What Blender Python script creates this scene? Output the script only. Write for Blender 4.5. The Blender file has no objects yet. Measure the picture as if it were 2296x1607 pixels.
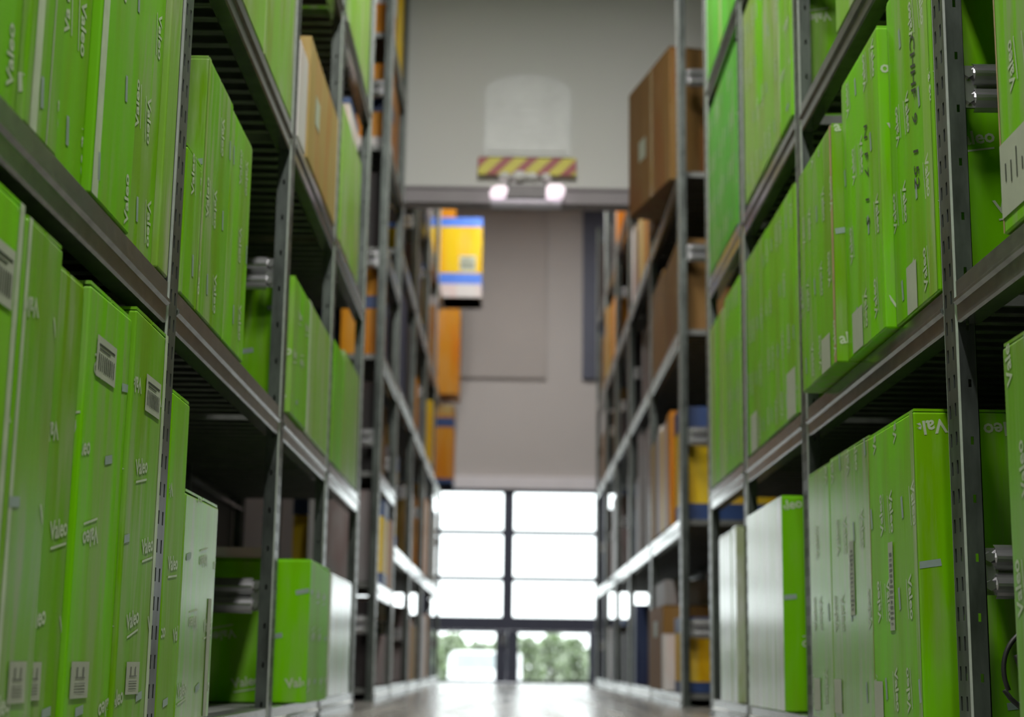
import bpy, bmesh, math, random
from mathutils import Matrix, Vector

SC = bpy.context.scene
COL = SC.collection

# ------------------------------------------------------------------ camera, world, lights, exposure
F_PX = 3512.0
cam_data = bpy.data.cameras.new('camera')
cam_data.sensor_width = 36.0
cam_data.lens = F_PX / 2296.0 * 36.0
cam_data.clip_start = 0.05
cam_data.clip_end = 300
cam_data.dof.use_dof = True
cam_data.dof.focus_distance = 2.75
cam_data.dof.aperture_fstop = 3.3
cam = bpy.data.objects.new('camera', cam_data)
COL.objects.link(cam)
R = [[0.99990077, -0.01405, -0.00102613],
     [-0.00167696, -0.19103397, 0.98158199],
     [0.01398726, 0.98148287, 0.19103857]]
cam.matrix_world = Matrix(((R[0][0], R[0][1], -R[0][2], 0.0),
                           (R[1][0], R[1][1], -R[1][2], 0.0),
                           (R[2][0], R[2][1], -R[2][2], 0.18),
                           (0, 0, 0, 1)))
SC.camera = cam

SC.view_settings.view_transform = 'Standard'
SC.view_settings.look = 'None'
SC.view_settings.gamma = 1.0
SC.view_settings.use_curve_mapping = False
SC.view_settings.exposure = 0.0
SC.cycles.use_denoising = True
SC.cycles.max_bounces = 8
SC.cycles.diffuse_bounces = 4
SC.cycles.glossy_bounces = 4
SC.cycles.transparent_max_bounces = 12
SC.cycles.sample_clamp_indirect = 6.0
SC.cycles.caustics_reflective = False
SC.cycles.caustics_refractive = False

world = bpy.data.worlds.new('overcast_sky')
SC.world = world
world.use_nodes = True
bgn = world.node_tree.nodes['Background']
bgn.inputs[0].default_value = (0.93, 0.97, 1.0, 1)
bgn.inputs[1].default_value = 4.4

LAMP_W = 84.0
LAMP_COL = (1.0, 0.985, 0.94)


def area(name, loc, sx, sy, power, color, rot=(0, 0, 0), portal=False):
    l = bpy.data.lights.new(name, 'AREA')
    l.shape = 'RECTANGLE'
    l.size = sx
    l.size_y = sy
    l.energy = power
    l.color = color
    if portal:
        l.cycles.is_portal = True
    o = bpy.data.objects.new(name, l)
    o.location = loc
    o.rotation_euler = rot
    COL.objects.link(o)
    return o


# daylight portal in the glazed front (portals add no light of their own)
area('facade_portal', (0.08, 14.80, 0.9), 3.4, 1.8, 1.0, (1, 1, 1), (-math.pi / 2, 0, 0), True)
LAMP_Y = (-1.2, 1.0, 3.2, 5.5)
LAMP_Z = 4.15
for ly in LAMP_Y:
    area('ceiling_lamp_light', (0.05, ly, LAMP_Z - 0.075), 0.14, 1.3, LAMP_W, LAMP_COL)
FAR_FILL_Y = (10.2, 12.2)  # unseen pair behind the bulkhead, added to brighten the far wall
for ly in FAR_FILL_Y:
    area('ceiling_lamp_light', (0.05, ly, 4.60 - 0.075), 0.14, 1.3, 60.0, LAMP_COL)

# ------------------------------------------------------------------ materials
MATS = {}


def newmat(name):
    m = bpy.data.materials.new(name)
    m.use_nodes = True
    nt = m.node_tree
    return m, nt, nt.nodes['Principled BSDF']


def coords(nt, scale, out='Object', rnd=True):
    tc = nt.nodes.new('ShaderNodeTexCoord')
    mp = nt.nodes.new('ShaderNodeMapping')
    mp.inputs['Scale'].default_value = scale
    nt.links.new(tc.outputs[out], mp.inputs[0])
    if rnd:
        oi = nt.nodes.new('ShaderNodeObjectInfo')
        ml = nt.nodes.new('ShaderNodeMath')
        ml.operation = 'MULTIPLY'
        ml.inputs[1].default_value = 37.0
        nt.links.new(oi.outputs['Random'], ml.inputs[0])
        nt.links.new(ml.outputs[0], mp.inputs['Location'])
    return mp


def noise(nt, vec, scale, detail=3.0, rough=0.55):
    n = nt.nodes.new('ShaderNodeTexNoise')
    n.inputs['Scale'].default_value = scale
    n.inputs['Detail'].default_value = detail
    n.inputs['Roughness'].default_value = rough
    nt.links.new(vec.outputs[0], n.inputs['Vector'])
    return n


def ramp(nt, src, stops):
    r = nt.nodes.new('ShaderNodeValToRGB')
    e = r.color_ramp.elements
    while len(e) > 1:
        e.remove(e[-1])
    e[0].position, e[0].color = stops[0][0], tuple(stops[0][1]) + (1,)
    for p, c in stops[1:]:
        x = e.new(p)
        x.color = tuple(c) + (1,)
    nt.links.new(src, r.inputs[0])
    return r


def mix(nt, fac, a, b, mode='MIX'):
    m = nt.nodes.new('ShaderNodeMix')
    m.data_type = 'RGBA'
    m.blend_type = mode
    if isinstance(fac, float):
        m.inputs[0].default_value = fac
    else:
        nt.links.new(fac, m.inputs[0])
    for i, v in ((6, a), (7, b)):
        if isinstance(v, tuple):
            m.inputs[i].default_value = v + (1,)
        else:
            nt.links.new(v, m.inputs[i])
    return m.outputs[2]


def bump(nt, bsdf, src, strength, dist=0.002):
    b = nt.nodes.new('ShaderNodeBump')
    b.inputs['Strength'].default_value = strength
    b.inputs['Distance'].default_value = dist
    nt.links.new(src, b.inputs['Height'])
    nt.links.new(b.outputs[0], bsdf.inputs['Normal'])


def carton_mat(name, base, worn, wear=0.5, rough=0.42, coat=0.0, coat_rough=0.15, vary=0.12, spec=0.12, grime=0.6):
    """printed or plain corrugated board: base ink, rubbed streaks, faint flutes; coat = clear stretch film"""
    m, nt, b = newmat(name)
    mp = coords(nt, (1, 1, 0.10))
    n1 = noise(nt, mp, 26.0, 4.0, 0.6)
    r1 = ramp(nt, n1.outputs[0], [(0.42, (0, 0, 0)), (0.64, (1, 1, 1))])
    mp2 = coords(nt, (1, 1, 0.5))
    n2 = noise(nt, mp2, 5.0, 3.0)
    r2 = ramp(nt, n2.outputs[0], [(0.42, (0, 0, 0)), (0.58, (1, 1, 1))])
    half = nt.nodes.new('ShaderNodeMath')
    half.operation = 'MULTIPLY_ADD'
    half.inputs[1].default_value = 0.85
    half.inputs[2].default_value = 0.15
    nt.links.new(r2.outputs[0], half.inputs[0])
    mul = nt.nodes.new('ShaderNodeMath')
    mul.operation = 'MULTIPLY'
    nt.links.new(r1.outputs[0], mul.inputs[0])
    nt.links.new(half.outputs[0], mul.inputs[1])
    mul2 = nt.nodes.new('ShaderNodeMath')
    mul2.operation = 'MULTIPLY'
    mul2.inputs[1].default_value = wear * 1.25
    mul2.use_clamp = True
    nt.links.new(mul.outputs[0], mul2.inputs[0])
    oi = nt.nodes.new('ShaderNodeObjectInfo')
    mr = nt.nodes.new('ShaderNodeMapRange')
    mr.inputs['To Min'].default_value = 1.0 - vary
    mr.inputs['To Max'].default_value = 1.0 + vary
    nt.links.new(oi.outputs['Random'], mr.inputs[0])
    hv = nt.nodes.new('ShaderNodeHueSaturation')
    hv.inputs['Color'].default_value = tuple(base) + (1,)
    nt.links.new(mr.outputs[0], hv.inputs['Value'])
    n4 = noise(nt, coords(nt, (1, 1, 0.22)), 7.0, 3.0)
    r4 = ramp(nt, n4.outputs[0], [(0.46, (0, 0, 0)), (0.62, (1, 1, 1))])
    sc4 = nt.nodes.new('ShaderNodeMath')
    sc4.operation = 'MULTIPLY'
    sc4.inputs[1].default_value = grime
    nt.links.new(r4.outputs[0], sc4.inputs[0])
    dirty = mix(nt, sc4.outputs[0], hv.outputs[0], (base[0] * 0.95 + 0.01, base[1] * 0.62, base[2] * 0.6))
    c = mix(nt, mul2.outputs[0], dirty, tuple(worn))
    nt.links.new(c, b.inputs['Base Color'])
    b.inputs['Roughness'].default_value = rough
    b.inputs['Coat Weight'].default_value = coat
    b.inputs['Specular IOR Level'].default_value = spec
    b.inputs['Coat Roughness'].default_value = coat_rough
    n3 = noise(nt, coords(nt, (1, 1, 0.06)), 90.0, 2.0)
    bump(nt, b, n3.outputs[0], 0.12 if coat == 0 else 0.3, 0.002)
    return m


def flat_mat(name, color, rough=0.5, metallic=0.0, var=0.12, scale=18.0, bumpy=0.0, emit=0.0, stretch=(1, 1, 1)):
    m, nt, b = newmat(name)
    mp = coords(nt, stretch)
    n = noise(nt, mp, scale, 4.0)
    lo = tuple(max(0.0, c * (1 - var)) for c in color)
    hi = tuple(min(1.0, c * (1 + var)) for c in color)
    r = ramp(nt, n.outputs[0], [(0.3, lo), (0.7, hi)])
    nt.links.new(r.outputs[0], b.inputs['Base Color'])
    b.inputs['Roughness'].default_value = rough
    b.inputs['Metallic'].default_value = metallic
    if bumpy:
        bump(nt, b, n.outputs[0], bumpy, 0.003)
    if emit:
        b.inputs['Emission Color'].default_value = tuple(color) + (1,)
        b.inputs['Emission Strength'].default_value = emit
    return m


GREEN = (0.150, 0.480, 0.0003)
GREEN_D = (0.110, 0.430, 0.008)
M = {}
M['green'] = carton_mat('green_printed_board', GREEN, (0.23, 0.35, 0.11), 0.62, 0.45, 0.0)
M['green_worn'] = carton_mat('green_rubbed_board', (0.140, 0.405, 0.002), (0.235, 0.345, 0.125), 0.9, 0.45)
M['green_film'] = carton_mat('green_board_in_film', (0.140, 0.40, 0.004), (0.26, 0.36, 0.16), 0.95, 0.40, 0.8, 0.22)
M['green_pale'] = carton_mat('pale_green_board', (0.19, 0.40, 0.03), (0.34, 0.38, 0.24), 0.9, 0.45, 0.2, 0.25)
M['green_blue'] = carton_mat('cool_green_board', (0.085, 0.36, 0.03), (0.22, 0.38, 0.16), 0.6, 0.45)
M['film_glare'] = carton_mat('glare_white_film', (0.27, 0.40, 0.20), (0.50, 0.53, 0.48), 1.0, 0.35, 1.0, 0.22)  # film whitened to paint in the glare of the window
M['kraft'] = carton_mat('kraft_board', (0.21, 0.115, 0.035), (0.26, 0.16, 0.07), 0.5, 0.6)
M['tan'] = carton_mat('tan_board', (0.36, 0.25, 0.08), (0.42, 0.33, 0.16), 0.5, 0.6)
M['orange'] = carton_mat('orange_board', (0.50, 0.20, 0.008), (0.5, 0.28, 0.09), 0.4, 0.5)
M['yellow'] = carton_mat('yellow_board', (0.68, 0.46, 0.005), (0.66, 0.52, 0.2), 0.3, 0.45)
M['white'] = carton_mat('white_board', (0.60, 0.57, 0.56), (0.45, 0.42, 0.4), 0.4, 0.45)
M['grey'] = carton_mat('grey_board', (0.22, 0.21, 0.21), (0.32, 0.3, 0.3), 0.5, 0.5)
M['dark'] = carton_mat('shade_dark_board', (0.035, 0.033, 0.033), (0.06, 0.06, 0.06), 0.4, 0.55)  # near-black colour stands in for the shaded void in the far rack
M['navy'] = carton_mat('navy_board', (0.03, 0.045, 0.11), (0.07, 0.09, 0.16), 0.4, 0.45)
M['blue'] = flat_mat('blue_print', (0.05, 0.16, 0.62), 0.45)
M['navyprint'] = flat_mat('navy_print', (0.02, 0.05, 0.16), 0.45)
M['paper'] = flat_mat('label_paper', (0.37, 0.40, 0.31), 0.5, var=0.06)
M['paper_dull'] = flat_mat('worn_label_paper', (0.33, 0.36, 0.27), 0.5, var=0.1)
M['ink_faded'] = flat_mat('faded_ink', (0.09, 0.10, 0.075), 0.5, var=0.3)
M['print'] = flat_mat('pale_grey_print', (0.42, 0.50, 0.34), 0.45, var=0.15)
M['bar'] = flat_mat('blue_grey_print', (0.24, 0.32, 0.28), 0.45, var=0.15)
M['ink'] = flat_mat('black_ink', (0.015, 0.02, 0.012), 0.5)
M['tape'] = flat_mat('parcel_tape', (0.33, 0.22, 0.08), 0.25)
M['edge'] = flat_mat('torn_board_edge', (0.34, 0.23, 0.10), 0.7)
M['galv'] = flat_mat('galvanised_steel', (0.25, 0.262, 0.248), 0.21, 0.85, 0.25, 30.0, 0.05)
M['galv_post'] = flat_mat('galvanised_post', (0.085, 0.098, 0.090), 0.33, 0.6, 0.45, 24.0, 0.05, stretch=(1, 1, 0.3))
M['galv_strut'] = flat_mat('bright_rolled_steel', (0.46, 0.46, 0.47), 0.25, 0.86, 0.12, 20.0)
M['galv_under'] = flat_mat('dull_galvanised_deck', (0.16, 0.165, 0.155), 0.5, 0.55, 0.2, 20.0)
M['edge_glint'] = flat_mat('painted_edge_glint', (0.50, 0.53, 0.51), 0.38, 0.45, 0.10, 40.0)  # lamp highlight along the post corners, painted as brighter steel
M['crease'] = flat_mat('painted_crease_glint', (0.72, 0.72, 0.70), 0.35, 0.2, 0.10, 30.0)  # highlight line on the shelf lip ridge, put into the colour
M['shadesheet'] = flat_mat('dark_shade_sheet', (0.035, 0.034, 0.036), 0.6, 0.0, 0.2, 8.0)  # dark sheet added behind the racks in place of shade
M['wallpaint'] = flat_mat('white_wall_paint', (0.60, 0.58, 0.57), 0.75, 0, 0.025, 1.2)
M['dim'] = flat_mat('grey_back_wall', (0.20, 0.20, 0.20), 0.8, 0, 0.05, 1.2)
M['farpaint'] = flat_mat('warm_wall_paint', (0.56, 0.525, 0.515), 0.75, 0, 0.03, 1.0)
M['panelpaint'] = flat_mat('beige_panel_paint', (0.47, 0.43, 0.415), 0.7, 0, 0.05, 1.2)
M['bulk'] = flat_mat('off_white_bulkhead', (0.68, 0.685, 0.66), 0.7, 0, 0.03, 0.8)
M['beam'] = flat_mat('grey_steel_beam', (0.30, 0.275, 0.29), 0.6, 0, 0.06, 6.0)
M['frame'] = flat_mat('dark_blue_grey_frame', (0.075, 0.082, 0.125), 0.45, 0.1, 0.06, 8.0)
M['header'] = flat_mat('white_header', (0.86, 0.83, 0.88), 0.45, 0, 0.03, 5.0)
M['unit'] = flat_mat('pale_grey_enamel', (0.61, 0.63, 0.615), 0.42, 0, 0.07, 7.0, 0.05)
M['black'] = flat_mat('black_rubber', (0.012, 0.012, 0.012), 0.5)
M['lampwhite'] = flat_mat('lamp_housing', (0.75, 0.75, 0.73), 0.4)
M['tube'] = flat_mat('lit_tube', (1.0, 0.98, 0.94), 0.4, emit=6.0)
M['spot'] = flat_mat('lit_emergency_lens', (1.0, 0.86, 0.94), 0.4, var=0.02, emit=0.7)
M['lampgrey'] = flat_mat('grey_lamp_body', (0.20, 0.18, 0.19), 0.5)
M['lilac'] = flat_mat('lilac_grey_tray', (0.66, 0.58, 0.72), 0.35)
M['chrome'] = flat_mat('reflector', (0.8, 0.8, 0.82), 0.15, 0.9)
M['asphalt'] = flat_mat('pale_yard', (0.42, 0.42, 0.42), 0.8, 0, 0.1, 2.0)
M['carpaint'] = flat_mat('white_car_paint', (0.85, 0.86, 0.87), 0.25, 0, 0.02)
M['carglass'] = flat_mat('car_glass', (0.30, 0.34, 0.35), 0.12)
M['leaf'] = flat_mat('hedge_leaf', (0.22, 0.30, 0.15), 0.6, 0, 0.4, 6.0)
M['leaf_pale'] = flat_mat('pale_leaf', (0.42, 0.48, 0.36), 0.6, 0, 0.3, 6.0)


def hazard_mat():
    m, nt, b = newmat('red_yellow_hazard_stripes')
    tc = nt.nodes.new('ShaderNodeTexCoord')
    sp = nt.nodes.new('ShaderNodeSeparateXYZ')
    nt.links.new(tc.outputs['Object'], sp.inputs[0])
    a = nt.nodes.new('ShaderNodeMath')
    a.operation = 'SUBTRACT'
    nt.links.new(sp.outputs[0], a.inputs[0])
    nt.links.new(sp.outputs[2], a.inputs[1])
    d = nt.nodes.new('ShaderNodeMath')
    d.operation = 'MULTIPLY_ADD'
    d.inputs[1].default_value = 1 / 0.163
    d.inputs[2].default_value = 20.321
    nt.links.new(a.outputs[0], d.inputs[0])
    f = nt.nodes.new('ShaderNodeMath')
    f.operation = 'FRACT'
    nt.links.new(d.outputs[0], f.inputs[0])
    g = nt.nodes.new('ShaderNodeMath')
    g.operation = 'GREATER_THAN'
    g.inputs[1].default_value = 0.45
    nt.links.new(f.outputs[0], g.inputs[0])
    c = mix(nt, g.outputs[0], (0.32, 0.02, 0.008), (0.62, 0.55, 0.0))
    nt.links.new(c, b.inputs['Base Color'])
    b.inputs['Roughness'].default_value = 0.45
    return m


M['hazard'] = hazard_mat()


def floor_mat():
    m, nt, b = newmat('sealed_concrete')
    mp = coords(nt, (1, 0.06, 1), rnd=False)
    n = noise(nt, mp, 9.0, 5.0, 0.6)
    r = ramp(nt, n.outputs[0], [(0.32, (0.13, 0.122, 0.112)), (0.5, (0.21, 0.198, 0.182)), (0.68, (0.30, 0.285, 0.26))])
    nt.links.new(r.outputs[0], b.inputs['Base Color'])
    rr = ramp(nt, n.outputs[0], [(0.3, (0.15, 0.15, 0.15)), (0.7, (0.32, 0.32, 0.32))])
    nt.links.new(rr.outputs[0], b.inputs['Roughness'])
    n2 = noise(nt, coords(nt, (1, 0.2, 1), rnd=False), 60.0, 3.0)
    bump(nt, b, n2.outputs[0], 0.08, 0.002)
    return m


M['floor'] = floor_mat()


def glass_mat():
    m = bpy.data.materials.new('clear_glazing')
    m.use_nodes = True
    nt = m.node_tree
    nt.nodes.clear()
    out = nt.nodes.new('ShaderNodeOutputMaterial')
    tr = nt.nodes.new('ShaderNodeBsdfTransparent')
    tr.inputs[0].default_value = (0.95, 0.97, 0.96, 1)
    gl = nt.nodes.new('ShaderNodeBsdfGlossy')
    gl.inputs['Roughness'].default_value = 0.02
    mx = nt.nodes.new('ShaderNodeMixShader')
    mx.inputs[0].default_value = 0.06
    nt.links.new(tr.outputs[0], mx.inputs[1])
    nt.links.new(gl.outputs[0], mx.inputs[2])
    nt.links.new(mx.outputs[0], out.inputs[0])
    return m


M['glass'] = glass_mat()


# ------------------------------------------------------------------ mesh helpers
def mesh_of(bm, name, mats, smooth=False):
    me = bpy.data.meshes.new(name)
    bm.normal_update()
    bm.to_mesh(me)
    bm.free()
    for mm in (mats if isinstance(mats, (list, tuple)) else [mats]):
        me.materials.append(mm)
    if smooth:
        for p in me.polygons:
            p.use_smooth = True
    return me


def link(name, me, parent=None, loc=(0, 0, 0), rot=(0, 0, 0)):
    o = bpy.data.objects.new(name, me)
    o.location = loc
    o.rotation_euler = rot
    if parent is not None:
        o.parent = parent
    COL.objects.link(o)
    return o


def empty(name, loc=(0, 0, 0), rot=(0, 0, 0)):
    return link(name, None, None, loc, rot)


def tag(o, label, cat, group=None, kind=None):
    o['label'] = label
    o['category'] = cat
    if group:
        o['group'] = group
    if kind:
        o['kind'] = kind
    return o


def struct(o):
    o['kind'] = 'structure'
    return o


def add_box(bm, x0, x1, y0, y1, z0, z1, mi=0):
    v = [bm.verts.new((x, y, z)) for z in (z0, z1) for y in (y0, y1) for x in (x0, x1)]
    fs = []
    for idx in ((0, 2, 3, 1), (4, 5, 7, 6), (0, 1, 5, 4), (2, 6, 7, 3), (0, 4, 6, 2), (1, 3, 7, 5)):
        f = bm.faces.new([v[i] for i in idx])
        f.material_index = mi
        fs.append(f)
    return v, fs


def add_prism_y(bm, pts, y0, y1, mi=0):
    """closed XZ polygon extruded along Y"""
    a = [bm.verts.new((p[0], y0, p[1])) for p in pts]
    b = [bm.verts.new((p[0], y1, p[1])) for p in pts]
    n = len(pts)
    for i in range(n):
        f = bm.faces.new((a[i], a[(i + 1) % n], b[(i + 1) % n], b[i]))
        f.material_index = mi
    bm.faces.new(a[::-1]).material_index = mi
    bm.faces.new(b).material_index = mi


def add_prism_x(bm, pts, x0, x1, mi=0):
    """closed YZ polygon extruded along X"""
    a = [bm.verts.new((x0, p[0], p[1])) for p in pts]
    b = [bm.verts.new((x1, p[0], p[1])) for p in pts]
    n = len(pts)
    for i in range(n):
        f = bm.faces.new((a[i], a[(i + 1) % n], b[(i + 1) % n], b[i]))
        f.material_index = mi
    bm.faces.new(a[::-1]).material_index = mi
    bm.faces.new(b).material_index = mi


def add_cyl(bm, c, r, h, axis='Z', seg=12, r2=None):
    m = Matrix.Translation(c)
    if axis == 'X':
        m = m @ Matrix.Rotation(math.pi / 2, 4, 'Y')
    elif axis == 'Y':
        m = m @ Matrix.Rotation(math.pi / 2, 4, 'X')
    return bmesh.ops.create_cone(bm, cap_ends=True, segments=seg, radius1=r, radius2=r if r2 is None else r2, depth=h, matrix=m)


def add_tube(bm, path, r, seg=8):
    rings = []
    n = len(path)
    for i, p in enumerate(path):
        p = Vector(p)
        t = (Vector(path[min(i + 1, n - 1)]) - Vector(path[max(i - 1, 0)])).normalized()
        up = Vector((0, 1, 0)) if abs(t.y) < 0.9 else Vector((1, 0, 0))
        s = t.cross(up).normalized()
        q = s.cross(t)
        rings.append([bm.verts.new(p + r * (math.cos(2 * math.pi * k / seg) * s + math.sin(2 * math.pi * k / seg) * q)) for k in range(seg)])
    for a, b in zip(rings, rings[1:]):
        for k in range(seg):
            bm.faces.new((a[k], a[(k + 1) % seg], b[(k + 1) % seg], b[k]))
    bm.faces.new(rings[0][::-1])
    bm.faces.new(rings[-1])


_txt = {}


def text_mesh(s, size, bold=0.02, shear=0.0):
    """lettering as (verts, faces) in the XY plane, centred"""
    key = (s, size, bold, shear)
    if key in _txt:
        return _txt[key]
    cu = bpy.data.curves.new('lettering', 'FONT')
    cu.body = s
    cu.size = size
    cu.resolution_u = 2
    cu.offset = bold * size
    cu.shear = shear
    o = bpy.data.objects.new('lettering', cu)
    COL.objects.link(o)
    dg = bpy.context.evaluated_depsgraph_get()
    dg.update()
    me = bpy.data.meshes.new_from_object(o.evaluated_get(dg))
    vs = [v.co.copy() for v in me.vertices]
    fs = [tuple(p.vertices) for p in me.polygons]
    bpy.data.objects.remove(o)
    bpy.data.curves.remove(cu)
    bpy.data.meshes.remove(me)
    x0 = min(v.x for v in vs); x1 = max(v.x for v in vs)
    y0 = min(v.y for v in vs); y1 = max(v.y for v in vs)
    c = Vector(((x0 + x1) / 2, (y0 + y1) / 2, 0))
    vs = [v - c for v in vs]
    _txt[key] = (vs, fs, x1 - x0, y1 - y0)
    return _txt[key]


class Sheet:
    """flat print or sticker on one face of a box: (u, v) on the face to box space, lifted a little"""

    def __init__(self, face, x0, x1, y0, y1, z0, z1):
        self.z0 = z0
        if face == 'xp':      # faces +X
            self.o, self.u, self.n, self.w = Vector((x1, y0, z0)), Vector((0, 1, 0)), Vector((1, 0, 0)), y1 - y0
        elif face == 'xn':    # faces -X
            self.o, self.u, self.n, self.w = Vector((x0, y1, z0)), Vector((0, -1, 0)), Vector((-1, 0, 0)), y1 - y0
        else:                 # faces -Y
            self.o, self.u, self.n, self.w = Vector((x0, y0, z0)), Vector((1, 0, 0)), Vector((0, -1, 0)), x1 - x0
        self.h = z1 - z0
        self.v = Vector((0, 0, 1))

    def pt(self, u, v, lift):
        return self.o + self.u * u + self.v * v + self.n * lift

    def inside(self, u, v, m=0.004):
        return m < u < self.w - m and m < v < self.h - m

    def quad(self, bm, u, v, w, h, rot=0.0, lift=0.0008, mi=0):
        c, s = math.cos(rot), math.sin(rot)
        pts = [(u + a * c - b * s, v + a * s + b * c) for a, b in ((-w / 2, -h / 2), (w / 2, -h / 2), (w / 2, h / 2), (-w / 2, h / 2))]
        pts = [(min(max(p[0], 0.002), self.w - 0.002), min(max(p[1], 0.002), self.h - 0.002)) for p in pts]
        f = bm.faces.new([bm.verts.new(self.pt(p[0], p[1], lift)) for p in pts])
        f.material_index = mi

    def text(self, bm, s, u, v, size, rot=0.0, lift=0.0008, mi=0, bold=0.02, shear=0.0, sx=1.0):
        vs, fs, w, h = text_mesh(s, size, bold, shear)
        c, sn = math.cos(rot), math.sin(rot)
        nv = []
        keep = []
        for p in vs:
            a, b = p.x * sx, p.y
            uu, vv = u + a * c - b * sn, v + a * sn + b * c
            keep.append(self.inside(uu, vv, 0.002))
            nv.append(bm.verts.new(self.pt(uu, vv, lift)))
        for f in fs:
            if all(keep[i] for i in f):
                try:
                    bm.faces.new([nv[i] for i in f]).material_index = mi
                except ValueError:
                    pass


def carton_prints(bm, sh, rng, mode):
    """scattered maker's print: word with a rule under it, and small blocks, in staggered rows"""
    pu, pv = (0.150, 0.125) if mode == 'up' else (0.085, 0.17)
    rows = int(sh.h / pv) + 2
    cols = int(sh.w / pu) + 2
    off = rng.random()
    tilt = math.radians(8)
    for i in range(rows):
        for j in range(cols):
            u = (j + 0.5 * (i % 2) + off - 0.6) * pu
            v = (i + 0.3 + 0.2 * off) * pv
            k = (i + 2 * j) % 3
            if mode == 'up':
                base = tilt + rng.uniform(-0.06, 0.06) + (math.pi if rng.random() < 0.35 else 0.0)
            else:
                base = (-math.pi / 2 if (i + j) % 2 == 0 else math.pi / 2) + tilt
            if k < 2:
                if rng.random() < 0.82:
                    sh.text(bm, 'Valeo', u, v, 0.036, base, 0.0008, 0, 0.025)
                    du, dv = -0.022 * -math.sin(base) * -1, -0.022 * math.cos(base)
                    uu, vv = u + 0.024 * math.sin(base), v - 0.024 * math.cos(base)
                    if sh.inside(uu, vv, 0.03):
                        sh.quad(bm, uu, vv, 0.075, 0.0036, base, 0.0008, 0)
            else:
                if sh.inside(u, v, 0.012):
                    sh.quad(bm, u, v, 0.042, 0.013, base, 0.0008, 1)


BOXN = [0]


def carton(name, label, side, xf, y0, y1, z0, z1, mat, depth=0.46, group=None, prints=None, parts=(), rot=0.0, cat='box',
           bands=(), seed=None, flaps=True):
    """a shut cardboard carton on a shelf; side 'L' faces +X (left rack), 'R' faces -X (right rack)"""
    BOXN[0] += 1
    rng = random.Random(seed if seed is not None else BOXN[0] * 7 + 3)
    if side == 'L':
        X0, X1 = xf - depth, xf
    else:
        X0, X1 = xf, xf + depth
    cx, cy = (X0 + X1) / 2, (y0 + y1) / 2
    hx, hy, h = (X1 - X0) / 2, (y1 - y0) / 2, z1 - z0
    root = empty(name, (cx, cy, z0), (0, 0, rot))
    tag(root, label, cat, group)
    bm = bmesh.new()
    t = 0.005 if flaps else 0.0
    v, fs = add_box(bm, -hx, hx, -hy, hy, 0, h - t)
    if len(bands) == 0:
        for q in v[4:]:
            q.co.z += rng.uniform(-0.004, 0.002)
    bmesh.ops.bevel(bm, geom=[e for e in bm.edges], offset=0.0035, segments=2, affect='EDGES', profile=0.5)
    if flaps:
        g = 0.003
        for s in (-1, 1):
            add_box(bm, -hx + 0.002, hx - 0.002, (g if s > 0 else -hy + 0.002), (hy - 0.002 if s > 0 else -g), h - t, h)
    link('carton_body', mesh_of(bm, 'carton_body', mat), root)
    front = Sheet('xp' if side == 'L' else 'xn', -hx, hx, -hy, hy, 0, h)
    near = Sheet('yn', -hx, hx, -hy, hy, 0, h)
    if prints:
        bm = bmesh.new()
        if prints != 'near':
            carton_prints(bm, front, rng, prints)
        carton_prints(bm, near, rng, 'up')
        link('printed_pattern', mesh_of(bm, 'printed_pattern', [M['print'], M['bar']]), root)
    if bands:
        for (a, b, mm) in bands:
            bm = bmesh.new()
            e = 0.0015
            x0, x1, yy0, yy1 = -hx - e, hx + e, -hy - e, hy + e
            add_box(bm, x0, x1, yy0, yy1, a * h, b * h)
            link('colour_band', mesh_of(bm, 'colour_band', mm), root)
    for p in parts:
        p(root, front, near, rng)
    return root


# part builders for cartons ------------------------------------------------
def label_part(u, v, w, h, on='front', lines=True, name='shipping_label'):
    """u as a fraction of the face width, v in metres above the carton base"""
    def f(root, front, near, rng):
        sh = front if on == 'front' else near
        bm = bmesh.new()
        c = u * sh.w
        sh.quad(bm, c, v, w, h, 0, 0.0014, 0)
        if lines == 'bars':
            n = 9
            for i in range(n):
                ww = w * rng.uniform(0.03, 0.06)
                sh.quad(bm, c - w * 0.38 + i * w * 0.095, v - h * 0.12, ww, h * 0.42, 0, 0.0019, 1)
            sh.quad(bm, c, v + h * 0.3, w * 0.8, h * 0.05, 0, 0.0019, 1)
            sh.quad(bm, c - w * 0.1, v + h * 0.2, w * 0.55, h * 0.04, 0, 0.0019, 1)
        elif lines == 'arrows':
            for s in (-1, 1):
                sh.quad(bm, c + s * w * 0.17, v + h * 0.22, w * 0.08, h * 0.26, 0, 0.0019, 1)
            sh.quad(bm, c, v + h * 0.06, w * 0.55, h * 0.045, 0, 0.0019, 1)
            for i in range(4):
                sh.quad(bm, c, v - h * (0.10 + 0.08 * i), w * 0.6, h * 0.025, 0, 0.0019, 1)
        elif lines == 'fine':
            for i in range(6):
                sh.quad(bm, c - w * 0.36 + i * w * 0.14, v + h * rng.uniform(-0.12, 0.12), w * 0.025, h * rng.uniform(0.15, 0.5), 0, 0.0019, 1)
        elif lines == 'column':
            n = 14
            for i in range(n):
                sh.quad(bm, c, v - h * 0.42 + i * h * 0.06, w * rng.uniform(0.4, 0.75), h * rng.uniform(0.012, 0.035), 0, 0.0019, 1)
        elif lines:
            for i in range(5):
                ww = w * rng.uniform(0.35, 0.8)
                sh.quad(bm, c - (w * 0.84 - ww) / 2, v + h * (0.34 - 0.15 * i), ww, h * 0.035, 0, 0.0019, 1)
        link(name, mesh_of(bm, name, [M['paper' if name == 'shipping_label' else 'paper_dull'], M['ink'] if name == 'shipping_label' else M['ink_faded']]), root)
    return f


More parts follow.
